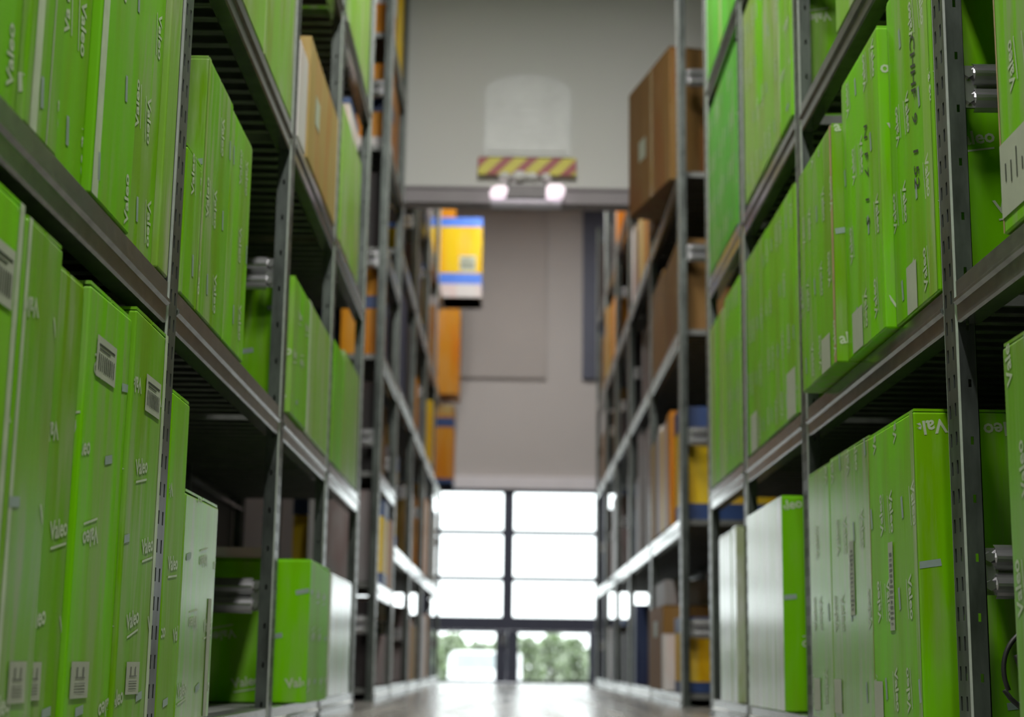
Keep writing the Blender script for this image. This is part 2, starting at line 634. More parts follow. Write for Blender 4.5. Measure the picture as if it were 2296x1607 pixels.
def tape_part(u0, u1, mat='tape', v0=0.0, v1=1.0, on='front', name='tape_or_highlight'):
    def f(root, front, near, rng):
        sh = front if on == 'front' else near
        bm = bmesh.new()
        sh.quad(bm, (u0 + u1) / 2 * sh.w, (v0 + v1) / 2 * sh.h, (u1 - u0) * sh.w, (v1 - v0) * sh.h, 0, 0.0006)
        link(name, mesh_of(bm, name, M[mat]), root)
    return f


def writing_part(s, u, v, size, sx=1.0):
    def f(root, front, near, rng):
        bm = bmesh.new()
        front.text(bm, s, u * front.w, v, size, -math.pi / 2, 0.0012, 0, 0.004, 0.25, sx)
        link('marker_writing', mesh_of(bm, 'marker_writing', M['ink']), root)
    return f


# ------------------------------------------------------------------ room
FAR = 14.70
bm = bmesh.new()
add_box(bm, -2.7, 2.9, -3.0, FAR + 0.10, -0.10, 0.0)
struct(link('floor', mesh_of(bm, 'floor', M['floor'])))
bm = bmesh.new()
add_box(bm, -2.7, 2.9, -3.0, FAR + 0.2, 4.9, 5.0)
struct(link('ceiling', mesh_of(bm, 'ceiling', M['wallpaint'])))
for nm, x0, x1 in (('wall_left', -2.8, -2.7), ('wall_right', 2.9, 3.0)):
    bm = bmesh.new()
    add_box(bm, x0, x1, -3.0, FAR + 0.2, -0.1, 5.0)
    struct(link(nm, mesh_of(bm, nm, M['wallpaint'])))
bm = bmesh.new()
add_box(bm, -2.8, 3.0, -3.1, -3.0, -0.1, 5.0)
struct(link('wall_back', mesh_of(bm, 'wall_back', M['dim'])))
OX0, OX1, OZ = -1.62, 1.78, 1.79       # opening of the glazed front
bm = bmesh.new()
add_box(bm, -2.7, OX0, FAR, FAR + 0.2, -0.1, 4.9)
add_box(bm, OX1, 2.9, FAR, FAR + 0.2, -0.1, 4.9)
add_box(bm, OX0, OX1, FAR, FAR + 0.2, OZ, 4.9)
struct(link('wall_far', mesh_of(bm, 'wall_far', M['farpaint'])))
# white header over the glazing and the shallow panels on the far wall
bm = bmesh.new()
add_box(bm, OX0 - 0.05, OX1 + 0.05, FAR - 0.05, FAR, OZ, OZ + 0.115)
struct(link('trim_1', mesh_of(bm, 'header_trim', M['header'])))
bm = bmesh.new()
add_box(bm, -0.56, 0.315, FAR - 0.035, FAR, 2.84, 4.75)
bmesh.ops.bevel(bm, geom=bm.edges[:], offset=0.008, segments=2, affect='EDGES')
struct(link('trim_2', mesh_of(bm, 'wall_panel', M['panelpaint'])))
bm = bmesh.new()
add_box(bm, 0.655, 1.6, FAR - 0.05, FAR, 2.84, 4.75)
bmesh.ops.bevel(bm, geom=bm.edges[:], offset=0.008, segments=2, affect='EDGES')
struct(link('trim_3', mesh_of(bm, 'wall_panel_side', M['frame'])))

# glazed front: fixed window above a transom, glazed doors below
YF0, YF1 = FAR + 0.02, FAR + 0.09
TR0, TR1 = 0.480, 0.605
win = struct(empty('window_1', (0, 0, 0)))
bm = bmesh.new()
add_box(bm, OX0, OX0 + 0.06, YF0, YF1, TR1, OZ)
add_box(bm, OX1 - 0.06, OX1, YF0, YF1, TR1, OZ)
add_box(bm, OX0 + 0.06, OX1 - 0.06, YF0, YF1, OZ - 0.03, OZ)
struct(link('window_frame', mesh_of(bm, 'window_frame', M['frame']), win))
vert = [OX0 + 0.06, -0.82, -0.025, 0.84, OX1 - 0.06]
for x in (-0.82, -0.025, 0.84):
    bm = bmesh.new()
    add_box(bm, x - 0.052, x + 0.052, YF0 - 0.01, YF1 + 0.01, TR1, OZ - 0.03)
    struct(link('mullion', mesh_of(bm, 'mullion', M['frame']), win))
zr = [TR1, 0.955, 1.385, OZ - 0.03]
for z in zr[1:3]:
    for xa, xb in zip(vert, vert[1:]):
        bm = bmesh.new()
        add_box(bm, xa + 0.052 if xa in (-0.82, -0.025, 0.84) else xa, xb - 0.052 if xb in (-0.82, -0.025, 0.84) else xb, YF0 + 0.01, YF1 - 0.01, z - 0.024, z + 0.024)
        struct(link('glazing_bar', mesh_of(bm, 'glazing_bar', M['frame']), win))
for xa, xb in zip(vert, vert[1:]):
    for za, zb in zip(zr, zr[1:]):
        bm = bmesh.new()
        add_box(bm, xa, xb, YF0 + 0.032, YF0 + 0.038, za + 0.001, zb - 0.001)
        struct(link('glass_pane', mesh_of(bm, 'glass_pane', M['glass']), win))
doors = [(OX0, -0.82), (-0.82, -0.025), (-0.025, 0.84), (0.84, OX1)]
bm = bmesh.new()
add_box(bm, OX0, OX1, YF0 - 0.01, YF1 + 0.01, TR0, TR1)
struct(link('trim_4', mesh_of(bm, 'transom', M['frame'])))
for i, (xa, xb) in enumerate(doors):
    d = struct(empty('door_%d' % (i + 1), ((xa + xb) / 2, YF0, 0)))
    w = (xb - xa) / 2 - 0.0004
    bm = bmesh.new()
    add_box(bm, -w, -w + 0.105, 0, 0.06, 0.004, TR0 - 0.002)
    add_box(bm, w - 0.105, w, 0, 0.06, 0.004, TR0 - 0.002)
    add_box(bm, -w + 0.105, w - 0.105, 0, 0.06, 0.004, 0.03)
    add_box(bm, -w + 0.105, w - 0.105, 0, 0.06, TR0 - 0.02, TR0 - 0.002)
    struct(link('door_frame', mesh_of(bm, 'door_frame', M['frame']), d))
    bm = bmesh.new()
    add_box(bm, -w + 0.105, w - 0.105, 0.027, 0.033, 0.03, TR0 - 0.02)
    struct(link('glass_pane', mesh_of(bm, 'door_pane', M['glass']), d))
# small latch on the meeting stile of the doors
hd = bmesh.new()
add_box(hd, -0.012, 0.012, -0.03, 0.0, -0.05, 0.05)
add_cyl(hd, (0, -0.035, 0.03), 0.012, 0.03, 'Y')
bmesh.ops.bevel(hd, geom=hd.edges[:], offset=0.002, segments=1, affect='EDGES')
hp = bpy.data.objects['door_2']
link('door_handle', mesh_of(hd, 'door_handle', M['galv_strut']), hp, (0.36, 0.0, 0.40))

# bulkhead across the hall with its steel beam
BY = 8.42
bm = bmesh.new()
add_box(bm, -2.7, 2.9, BY, BY + 0.09, 2.79, 4.9)
struct(link('wall_bulkhead', mesh_of(bm, 'wall_bulkhead', M['bulk'])))
bm = bmesh.new()
zb = 2.695
pts = [(BY - 0.025, zb), (BY + 0.11, zb), (BY + 0.11, zb + 0.014), (BY + 0.015, zb + 0.018), (BY + 0.015, zb + 0.077), (BY + 0.11, zb + 0.081), (BY + 0.11, zb + 0.095), (BY - 0.025, zb + 0.095), (BY - 0.025, zb + 0.081), (BY - 0.012, zb + 0.077), (BY - 0.012, zb + 0.018), (BY - 0.025, zb + 0.014)]
add_prism_x(bm, pts, -2.7, 2.9)
struct(link('beam_1', mesh_of(bm, 'bulkhead_beam', M['beam'])))

# box-shaped unit with a domed top on the bulkhead
u = empty('heater_unit', (0.06, BY - 0.001, 2.965))
u.scale = (0.842, 0.30, 0.842)
tag(u, 'pale grey box-shaped unit with rounded top on the white bulkhead over the aisle', 'heater')
bm = bmesh.new()
n = 14
pts = [(-0.29, 0.0), (0.29, 0.0), (0.29, 0.44)]
for i in range(1, n):
    a = math.pi * i / n
    pts.append((0.29 * math.cos(a), 0.44 + 0.13 * math.sin(a)))
pts.append((-0.29, 0.44))
a_ = [bm.verts.new((p[0], -0.14, p[1])) for p in pts]
b_ = [bm.verts.new((p[0], 0.0, p[1])) for p in pts]
for i in range(len(pts)):
    j = (i + 1) % len(pts)
    bm.faces.new((a_[i], b_[i], b_[j], a_[j]))
bm.faces.new(a_)
bm.faces.new(b_[::-1])
bmesh.ops.bevel(bm, geom=[e for e in bm.edges if abs(e.verts[0].co.y + 0.14) < 1e-4 and abs(e.verts[1].co.y + 0.14) < 1e-4], offset=0.03, segments=4, affect='EDGES')
link('casing', mesh_of(bm, 'casing', M['unit']), u)
bm = bmesh.new()
for i in range(5):
    add_box(bm, -0.2, 0.2, -0.146, -0.139, 0.10 + 0.06 * i, 0.115 + 0.06 * i)
link('louvre_panel', mesh_of(bm, 'louvre_panel', M['unit']), u)

hz = bmesh.new()
add_box(hz, -0.325, 0.325, -0.012, 0.0, -0.06, 0.06)
bmesh.ops.bevel(hz, geom=hz.edges[:], offset=0.003, segments=1, affect='EDGES')
ho = link('hazard_board', mesh_of(hz, 'hazard_board', M['hazard']), None, (0.06, BY - 0.046, 2.90))
ho.scale = (0.842, 0.842, 0.842)
tag(ho, 'red and yellow striped warning board below the grey unit on the bulkhead', 'sign')

# twin emergency lamp hanging in front of the beam
tl = empty('emergency_lamp', (0.062, BY - 0.12, 2.65))
tl.scale = (0.842, 0.842, 0.842)
tag(tl, 'twin emergency lamp with two glowing ends and dark middle under the striped board', 'lamp')
bm = bmesh.new()
add_prism_y(bm, [(-0.14, 0.04), (0.12, 0.04), (0.12, 0.13), (-0.12, 0.13)], -0.05, 0.05)
bmesh.ops.bevel(bm, geom=bm.edges[:], offset=0.006, segments=2, affect='EDGES')
link('lamp_body', mesh_of(bm, 'lamp_body', M['lampgrey']), tl)
for pts in ([(-0.245, 0.045), (-0.145, 0.045), (-0.122, 0.125), (-0.215, 0.125), (-0.245, 0.10)], [(0.122, 0.045), (0.215, 0.045), (0.25, 0.08), (0.24, 0.14), (0.125, 0.14)]):
    bm = bmesh.new()
    add_prism_y(bm, pts, -0.06, 0.05)
    bmesh.ops.bevel(bm, geom=bm.edges[:], offset=0.016, segments=3, affect='EDGES')
    link('lamp_head', mesh_of(bm, 'lamp_head', M['spot']), tl)
bm = bmesh.new()
add_box(bm, -0.24, 0.225, -0.06, 0.06, 0.0, 0.03)
bmesh.ops.bevel(bm, geom=bm.edges[:], offset=0.006, segments=2, affect='EDGES')
link('tray', mesh_of(bm, 'tray', M['lilac']), tl)
bm = bmesh.new()
for x, r in ((-0.15, 0.045), (-0.05, 0.06), (0.03, 0.045), (0.12, 0.04)):
    bmesh.ops.create_uvsphere(bm, u_segments=12, v_segments=8, radius=r, matrix=Matrix.Translation((x, -0.02, 0.19)) @ Matrix.Scale(0.7, 4, (0, 0, 1)))
link('reflector', mesh_of(bm, 'reflector', M['lampwhite'], True), tl)
bm = bmesh.new()
for x in (-0.12, 0.12):
    add_cyl(bm, (x, 0.03, 0.165), 0.008, 0.11)
add_box(bm, -0.18, 0.18, 0.02, 0.085, 0.135, 0.145)
link('bracket', mesh_of(bm, 'bracket', M['lampgrey']), tl)

# fluorescent fittings above the aisle, the far pair added unseen as fill (the lit tubes belong to the area lights at the top)
for ly, lz in [(y, LAMP_Z) for y in LAMP_Y] + [(y, 4.60) for y in FAR_FILL_Y]:
    o = empty('ceiling_lamp', (0.05, ly, lz))
    tag(o, 'white fluorescent fitting hung over the aisle between the racks', 'lamp', 'fluorescent lamps over the aisle')
    bm = bmesh.new()
    add_prism_y(bm, [(-0.09, 0.0), (-0.05, 0.06), (0.05, 0.06), (0.09, 0.0), (0.08, 0.0), (0.045, 0.05), (-0.045, 0.05), (-0.08, 0.0)], -0.72, 0.72)
    link('lamp_housing', mesh_of(bm, 'lamp_housing', M['lampwhite']), o)
    bm = bmesh.new()
    for x in (-0.03, 0.03):
        add_cyl(bm, (x, 0, 0.005), 0.013, 1.36, 'Y')
    link('lamp_tube', mesh_of(bm, 'lamp_tube', M['tube']), o)
    bm = bmesh.new()
    for y in (-0.5, 0.5):
        add_cyl(bm, (0, y, 0.06 + (4.9 - lz - 0.06) / 2), 0.006, 4.9 - lz - 0.06, 'Z', 6)
    link('hanging_rod', mesh_of(bm, 'hanging_rod', M['galv']), o)

# ------------------------------------------------------------------ racks
RD = 0.50            # frame depth
POST_H = 4.20
PW, PD = 0.075, 0.034


def post_mesh():
    """slotted sigma upright; faces -X at x = 0, body towards +X, centred on Y"""
    bm = bmesh.new()

    def strip(p, q, cols, holes, pitch, hole_h, phase):
        d = Vector(q) - Vector(p)
        us = [0.0] + cols + [1.0]
        nz = int(POST_H / pitch)
        zs = [0.0]
        for i in range(nz):
            a = i * pitch + phase
            zs += [a, a + hole_h]
        zs.append(POST_H)
        zs = sorted(set(round(z, 4) for z in zs if 0 <= z <= POST_H))
        grid = [[bm.verts.new(Vector(p) + d * uu + Vector((0, 0, z))) for uu in us] for z in zs]
        for i in range(len(zs) - 1):
            mid = ((zs[i] + zs[i + 1]) / 2 - phase) % pitch
            is_hole_row = mid < hole_h
            for j in range(len(us) - 1):
                if is_hole_row and j in holes:
                    continue
                bm.faces.new((grid[i][j], grid[i][j + 1], grid[i + 1][j + 1], grid[i + 1][j]))

    w = PW / 2
    c = 0.0036
    strip((0, w - c, 0), (0, -w + c, 0), [0.16, 0.30, 0.64, 0.78], (1, 3), 0.05, 0.024, 0.012)
    strip((c, -w, 0), (PD, -w, 0), [0.46, 0.64], (1,), 0.10, 0.014, 0.060)
    strip((PD, w, 0), (c, w, 0), [0.46, 0.64], (1,), 0.10, 0.014, 0.060)
    strip((PD, -w, 0), (PD, -w + 0.016, 0), [0.5], (), 4.2, 0.01, 0.0)
    strip((PD, w - 0.016, 0), (PD, w, 0), [0.5], (), 4.2, 0.01, 0.0)
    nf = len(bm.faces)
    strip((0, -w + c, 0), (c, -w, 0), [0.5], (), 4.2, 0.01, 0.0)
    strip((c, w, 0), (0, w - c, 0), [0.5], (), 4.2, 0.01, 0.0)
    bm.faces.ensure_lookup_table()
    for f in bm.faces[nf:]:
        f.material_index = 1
    bmesh.ops.remove_doubles(bm, verts=bm.verts, dist=0.0003)
    bmesh.ops.solidify(bm, geom=bm.faces[:], thickness=0.0022)
    # foot plate
    add_box(bm, -0.004, PD + 0.02, -w - 0.004, w + 0.004, 0.0, 0.006)
    return mesh_of(bm, 'upright_post', [M['galv_post'], M['edge_glint']])


POST_R = post_mesh()
# mirrored for the left racks and the rear posts
POST_L = POST_R.copy()
POST_L.transform(Matrix.Rotation(math.pi, 4, 'Z'))


def strut_mesh():
    """rolled brace with two bulges along X from 0 to RD, faces -Y; with flattened bolted ends"""
    bm = bmesh.new()
    prof = []
    N = 18
    H = 0.092

    def y_at(t):
        # two rounded bulges with a groove between, rolled lips at top and bottom
        return -0.004 - 0.022 * abs(math.sin(t * 2 * math.pi)) ** 0.8
    for i in range(N + 1):
        t = i / N
        prof.append((y_at(t), (t - 0.5) * H))
    back = [(p[0] + 0.003, p[1]) for p in prof[::-1]]
    poly = prof + back
    add_prism_x(bm, poly, 0.055, RD - 0.055)
    for x0, x1 in ((0.030, 0.060), (RD - 0.060, RD - 0.030)):
        add_box(bm, x0, x1, -0.010, -0.004, -0.040, 0.040)
        for z in (-0.024, 0.024):
            add_cyl(bm, ((x0 + x1) / 2, -0.013, z), 0.009, 0.009, 'Y', 6)
    # pressed dimples where the bulges run out
    for x in (0.062, RD - 0.062):
        for z in (-0.023, 0.023):
            bmesh.ops.create_uvsphere(bm, u_segments=10, v_segments=6, radius=0.016, matrix=Matrix.Translation((x, -0.006, z)))
    return mesh_of(bm, 'frame_strut', M['galv_strut'], False)


STRUT = strut_mesh()
_shelf_cache = {}


def shelf_meshes(length):
    key = round(length, 3)
    if key in _shelf_cache:
        return _shelf_cache[key]
    L2 = length / 2
    bm = bmesh.new()
    n = max(5, int(round(length / 0.075)))
    p = length / n
    for i in range(n):
        y0 = -L2 + i * p + 0.001
        y1 = y0 + p - 0.002
        # tray-shaped slat: flat top, two turned-down edges
        ang = [(y0, 0.0), (y0, -0.026), (y0 + 0.012, -0.026), (y0 + 0.012, -0.023), (y0 + 0.003, -0.023), (y0 + 0.003, -0.003),
               (y1 - 0.003, -0.003), (y1 - 0.003, -0.023), (y1 - 0.012, -0.023), (y1 - 0.012, -0.026), (y1, -0.026), (y1, 0.0)]
        add_prism_x(bm, ang, 0.012, RD - 0.012)
    deck = mesh_of(bm, 'shelf_deck', M['galv_under'])
    bm = bmesh.new()
    pts = [(0.060, 0.0), (0.006, 0.0), (0.002, -0.003), (0.002, -0.030), (-0.004, -0.035), (-0.004, -0.041), (0.002, -0.046), (0.002, -0.074),
           (0.006, -0.078), (0.040, -0.078), (0.040, -0.068), (0.036, -0.068), (0.036, -0.075), (0.009, -0.075), (0.005, -0.071), (0.005, -0.048),
           (0.0, -0.042), (0.0, -0.036), (0.005, -0.031), (0.005, -0.005), (0.060, -0.003)]
    add_prism_y(bm, pts, -L2, L2)
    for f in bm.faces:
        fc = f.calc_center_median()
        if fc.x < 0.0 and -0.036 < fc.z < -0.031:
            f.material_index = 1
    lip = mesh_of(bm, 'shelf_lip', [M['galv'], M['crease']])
    lip_l = lip.copy()
    lip_l.transform(Matrix.Scale(-1, 4, (1, 0, 0)))
    lip_l.flip_normals()
    _shelf_cache[key] = (deck, lip, lip_l)
    return _shelf_cache[key]


def rack(name, label, side, xf, posts, bays, strut_z, shade_backs, skip_base_struts=False):
    """posts: Y of each frame; bays: list of shelf heights per bay"""
    root = empty(name, (xf, posts[0], 0))
    tag(root, label, 'shelving rack')
    s = 1 if side == 'R' else -1
    front_me = POST_R if side == 'R' else POST_L
    rear_me = POST_L if side == 'R' else POST_R
    y00 = posts[0]
    for y in posts:
        link('upright_post', front_me, root, (0, y - y00, 0))
        link('upright_post', rear_me, root, (s * RD, y - y00, 0))
        for z in strut_z:
            st = link('frame_strut', STRUT, root, (0 if side == 'R' else -RD, y - y00 - 0.010, z))
    for (ya, yb), zs in zip(zip(posts, posts[1:]), bays):
        ln = (yb - ya) - PW - 0.006
        deck, lip, lip_l = shelf_meshes(ln)
        for z in zs:
            sh = link('shelf', deck, root, (0 if side == 'R' else -RD, (ya + yb) / 2 - y00, z))
            lp = link('shelf_lip', lip if side == 'R' else lip_l, sh, (0 if side == 'R' else RD, 0, 0))
            lp['label'] = 'beaded steel front edge'
            link('shelf_lip', lip_l if side == 'R' else lip, sh, (RD if side == 'R' else 0, 0, 0))
    if shade_backs:  # added sheets give the dark void behind the shelves
        for (ya, yb) in zip(posts, posts[1:]):
            bm = bmesh.new()
            L2 = (yb - ya) / 2 - 0.03
            nn = 6
            for i in range(nn):
                a, b = -L2 + 2 * L2 * i / nn, -L2 + 2 * L2 * (i + 1) / nn
                x = s * (RD + 0.004)
                add_box(bm, min(x, x + s * 0.004), max(x, x + s * 0.004), a, b - 0.01, 0.02, POST_H - 0.05)
                add_box(bm, min(x, x + s * 0.012), max(x, x + s * 0.012), b - 0.01, b, 0.02, POST_H - 0.05)
            link('shade_sheet', mesh_of(bm, 'shade_sheet', M['shadesheet']), root, (0, (ya + yb) / 2 - y00, 0))
    return root


LX, RX = -0.62, 0.77
LA = [1.395, 2.775, 4.165, 5.245, 6.355]
RA = [1.325, 2.705, 4.095, 5.155, 6.085]
LB = [7.345, 8.345, 9.72, 11.09, 12.46, 13.83]
RB = [7.145, 8.68, 10.26, 11.60, 12.92, 14.20]
SZ = [0.345, 1.215, 2.085, 2.955, 3.825]
zA_L = [0.06, 0.845, 1.635, 2.48, 3.32]
zA_R = [0.06, 0.850, 1.685, 2.50, 3.34]
zB_L = [0.06, 0.790, 1.66, 2.42, 3.27]
zB_L1 = [0.06, 0.545, 1.065, 1.63, 2.16, 2.68, 3.27]
zB_R = [0.06, 0.840, 1.73, 2.50, 3.30]
zB_L2 = zB_L[:4]
zB_R1 = zB_R[:4]
rack('shelving_rack', 'galvanised shelving rack full of green cartons along the left of the aisle, front block', 'L', LX, LA, [zA_L] * 4, SZ, True)
rack('shelving_rack', 'galvanised shelving rack full of green cartons along the right of the aisle, front block', 'R', RX, RA, [zA_R] * 4, SZ, True)
rack('shelving_rack', 'grey shelving rack of mixed cartons beyond the gap, left of the glazed doors', 'L', LX, LB, [zB_L1, zB_L2] + [zB_L] * 3, SZ, False)
rack('shelving_rack', 'grey shelving rack of mixed cartons beyond the gap, right of the glazed doors', 'R', RX, RB, [zB_R1] + [zB_R] * 4, SZ, False)

# ------------------------------------------------------------------ green cartons, left front rack
GP = 'green cartons of the left front rack'
gp2 = 'green cartons of the right front rack'
C = carton
FR = 'the front left rack'
LBL = label_part
# bottom shelf, first bay
C('green_carton', 'green carton with barcode label cut by the left photo edge, bottom shelf', 'L', -0.625, 1.665, 1.925, 0.063, 0.745, M['green'], group=GP, prints='up',
  parts=(LBL(0.72, 0.575, 0.09, 0.075, lines='bars'), tape_part(0.92, 0.99, 'print')))
C('green_carton', 'pale film-covered green carton, second on the bottom shelf of the front left rack', 'L', -0.622, 1.932, 2.09, 0.063, 0.735, M['green_film'], group=GP, prints='up',
  parts=(LBL(0.55, 0.085, 0.07, 0.052, lines='arrows', name='handling_label'), tape_part(0.02, 0.10, 'print')))
C('green_carton', 'dark green carton set slightly back, third on the bottom shelf of the front left rack', 'L', -0.630, 2.096, 2.235, 0.063, 0.715, M['green_worn'], group=GP, prints='up',
  parts=(LBL(0.15, 0.085, 0.06, 0.050, lines='arrows', name='handling_label'),))
C('green_carton', 'bright green carton with lined label near its top, bottom shelf beside the first left post', 'L', -0.622, 2.242, 2.492, 0.063, 0.725, M['green'], group=GP, prints='up',
  parts=(LBL(0.42, 0.560, 0.115, 0.062, lines='bars'), LBL(0.28, 0.085, 0.095, 0.052, lines='arrows', name='handling_label')))
C('green_carton', 'green carton touching the first left post on the bottom shelf, striped label high up', 'L', -0.616, 2.500, 2.735, 0.063, 0.745, M['green_worn'], group=GP, prints='up',
  parts=(LBL(0.60, 0.555, 0.11, 0.062, lines='bars'), LBL(0.47, 0.085, 0.09, 0.052, lines='arrows', name='handling_label'), tape_part(0.90, 0.99, 'print')))
# bottom shelf, second bay
C('green_carton', 'tall narrow green carton just past the first left post, bottom shelf', 'L', -0.622, 2.83, 2.98, 0.063, 0.665, M['green_worn'], group=GP, prints='up')
C('green_carton', 'short pale green carton in glossy film past the first left post, bottom shelf', 'L', -0.622, 2.99, 3.325, 0.063, 0.500, M['green_film'], group=GP, prints='up',
  parts=(LBL(0.85, 0.12, 0.035, 0.24, lines=False, name='paper_strip'),))
# bottom shelf, third and fourth bay
C('green_carton', 'wide green carton jutting out behind the second left post, bottom shelf', 'L', -0.565, 4.46, 4.95, 0.063, 0.462, M['green'], group=GP, prints='up', depth=0.50)
C('green_carton', 'green carton with glaring white front, far bottom end of front left rack', 'L', -0.600, 5.31, 5.98, 0.063, 0.470, M['film_glare'], group=GP, depth=0.46)
# second shelf, first bay
C('green_carton', 'pale scuffed green carton above the beam at the photo edge, second shelf, front left rack', 'L', -0.636, 1.60, 1.89, 0.848, 1.54, M['green'], group=GP, prints='side')
C('green_carton', 'green carton with pale tape band, second along the second shelf of the front left rack', 'L', -0.628, 1.90, 2.045, 0.848, 1.53, M['green_worn'], group=GP, prints='side',
  parts=(tape_part(0.16, 0.36, 'print'), tape_part(0.66, 0.69, 'paper')))
C('green_carton', 'green carton with thin yellow crease, third along the second shelf of the front left rack', 'L', -0.634, 2.05, 2.19, 0.848, 1.55, M['green'], group=GP, prints='side')
C('green_carton', 'brightest green carton with maker lettering reading downward, second shelf, front left rack', 'L', -0.623, 2.205, 2.44, 0.848, 1.54, M['green'], group=GP, prints='side',
  parts=(tape_part(0.02, 0.16, 'print'),))
C('green_carton', 'dull green carton before the first left post on the second shelf', 'L', -0.632, 2.445, 2.64, 0.848, 1.54, M['green_worn'], group=GP, prints='side')
C('green_carton', 'slim pale green carton half behind the first left post, second shelf', 'L', -0.622, 2.646, 2.728, 0.848, 1.53, M['green_pale'], group=GP)
# second shelf, second bay
C('green_carton', 'shorter green carton right behind the first left post, second shelf', 'L', -0.622, 2.835, 2.972, 0.848, 1.14, M['green_worn'], group=GP, prints='side')
C('green_carton', 'tall green carton showing its shaded side over a shorter one, second shelf, front left rack', 'L', -0.622, 2.985, 3.27, 0.848, 1.375, M['green_worn'], group=GP, prints='side',
  parts=(tape_part(0.0, 0.08, 'green_pale'),))  # pale strip paints the bright highlight along the near edge
C('green_carton', 'tall green carton beside the open dark gap, second shelf, front left rack', 'L', -0.622, 3.275, 3.53, 0.848, 1.365, M['green_worn'], group=GP, prints='side')
# second shelf, third and fourth bay
C('green_carton', 'vivid green carton just past the second left post, second shelf', 'L', -0.612, 4.25, 4.585, 0.848, 1.235, M['green'], group=GP, prints='up')
C('green_carton', 'greyish green carton with loose bottom flap between second and third left posts, second shelf', 'L', -0.618, 4.60, 5.18, 0.848, 1.25, M['green_pale'], group=GP,
  parts=(tape_part(0.0, 0.12, 'print'),))
C('green_carton', 'narrow green carton just past the third left post, second shelf', 'L', -0.618, 5.30, 5.62, 0.848, 1.27, M['green'], group=GP)
C('green_carton', 'pale green carton before the fourth left post, second shelf', 'L', -0.618, 5.63, 6.20, 0.848, 1.30, M['green_pale'], group=GP)
# third shelf
C('green_carton', 'pale green carton high above the left beam, third shelf, nearer of two', 'L', -0.622, 3.10, 3.62, 1.638, 2.30, M['green_pale'], group=GP)
C('green_carton', 'pale green carton high against the second left post, third shelf', 'L', -0.622, 3.63, 4.11, 1.638, 2.30, M['green_pale'], group=GP)
C('white_carton', 'narrow whitish carton beside the tan carton on the third left shelf', 'L', -0.622, 4.24, 4.41, 1.638, 1.93, M['white'])
C('tan_carton', 'plain tan carton between the second and third left posts, third shelf', 'L', -0.618, 4.43, 5.17, 1.638, 2.02, M['tan'], depth=0.5,
  parts=(LBL(0.25, 0.2, 0.10, 0.09, lines=False),))
C('green_carton', 'yellowish green carton between the third and fourth left posts, third shelf', 'L', -0.622, 5.34, 6.02, 1.638, 2.14, M['green_pale'], group=GP)
C('white_carton', 'small white carton with dark blue top lying on the green carton, third left shelf', 'L', -0.64, 5.70, 6.04, 2.143, 2.30, M['white'], bands=((0.85, 0.99, M['navyprint']),))
# fourth shelf
C('green_carton', 'green carton just in view at the top edge between second and third left posts', 'L', -0.622, 4.60, 5.15, 2.484, 3.10, M['green'], group=GP)
C('green_carton', 'pale green carton at the top edge between third and fourth left posts', 'L', -0.622, 5.42, 6.20, 2.484, 3.12, M['green_pale'], group=GP)
# white strip lying loose in the left bottom bay
bm = bmesh.new()
add_box(bm, -0.09, 0.09, -0.08, 0.08, 0, 0.026)
bmesh.ops.bevel(bm, geom=bm.edges[:], offset=0.003, segments=2, affect='EDGES')
tag(link('board_strip', mesh_of(bm, 'board_strip', M['white']), None, (-0.765, 4.49, 0.4635), (0, 0, 0.12)),
    'loose white board lying on the wide green carton behind the second left post', 'board')

# ------------------------------------------------------------------ green cartons, right front rack
# bottom shelf
C('green_carton', 'pale-edged green carton cut by the right photo edge, bottom shelf', 'R', 0.740, 1.92, 2.325, 0.063, 0.665, M['green_film'], group=gp2, prints='side', depth=0.5)
C('green_carton', 'green carton with lettered side by the first right post, bottom shelf', 'R', 0.742, 2.87, 3.245, 0.063, 0.655, M['green'], group=gp2, prints='side', depth=0.5,
  parts=(LBL(0.46, 0.275, 0.038, 0.17, lines='column', name='tall_label'), LBL(0.07, 0.055, 0.10, 0.075, lines=False), tape_part(0.0, 0.015, 'edge'), tape_part(0.93, 1.0, 'green_pale')))
C('green_carton', 'green carton with grey barcode column, second past the first right post, bottom shelf', 'R', 0.744, 3.252, 3.655, 0.063, 0.660, M['green_film'], group=gp2, prints='side', depth=0.5,
  parts=(LBL(0.55, 0.31, 0.045, 0.16, lines='column', name='tall_label'), LBL(0.08, 0.055, 0.10, 0.075, lines=False)))
C('green_carton', 'pale glossy green carton before the second right post, bottom shelf', 'R', 0.744, 3.662, 3.92, 0.063, 0.655, M['green_film'], group=gp2, prints='side', depth=0.5,
  parts=(LBL(0.25, 0.055, 0.08, 0.075, lines=False),))
C('green_carton', 'green-sided carton with glare-whitened film front past the second right post, bottom shelf', 'R', 0.742, 4.30, 4.94, 0.063, 0.645, M['green'], group=gp2, prints='near', depth=0.48,
  parts=(tape_part(0.0, 1.0, 'film_glare', name='stretch_film'),))
C('white_carton', 'slim glare-whitened carton right behind the third right post, bottom shelf', 'R', 0.745, 5.205, 5.315, 0.063, 0.64, M['film_glare'], depth=0.45)
C('white_carton', 'slim glare-whitened carton farthest along the bottom shelf of the front right rack', 'R', 0.745, 5.33, 5.63, 0.063, 0.635, M['film_glare'], depth=0.45)
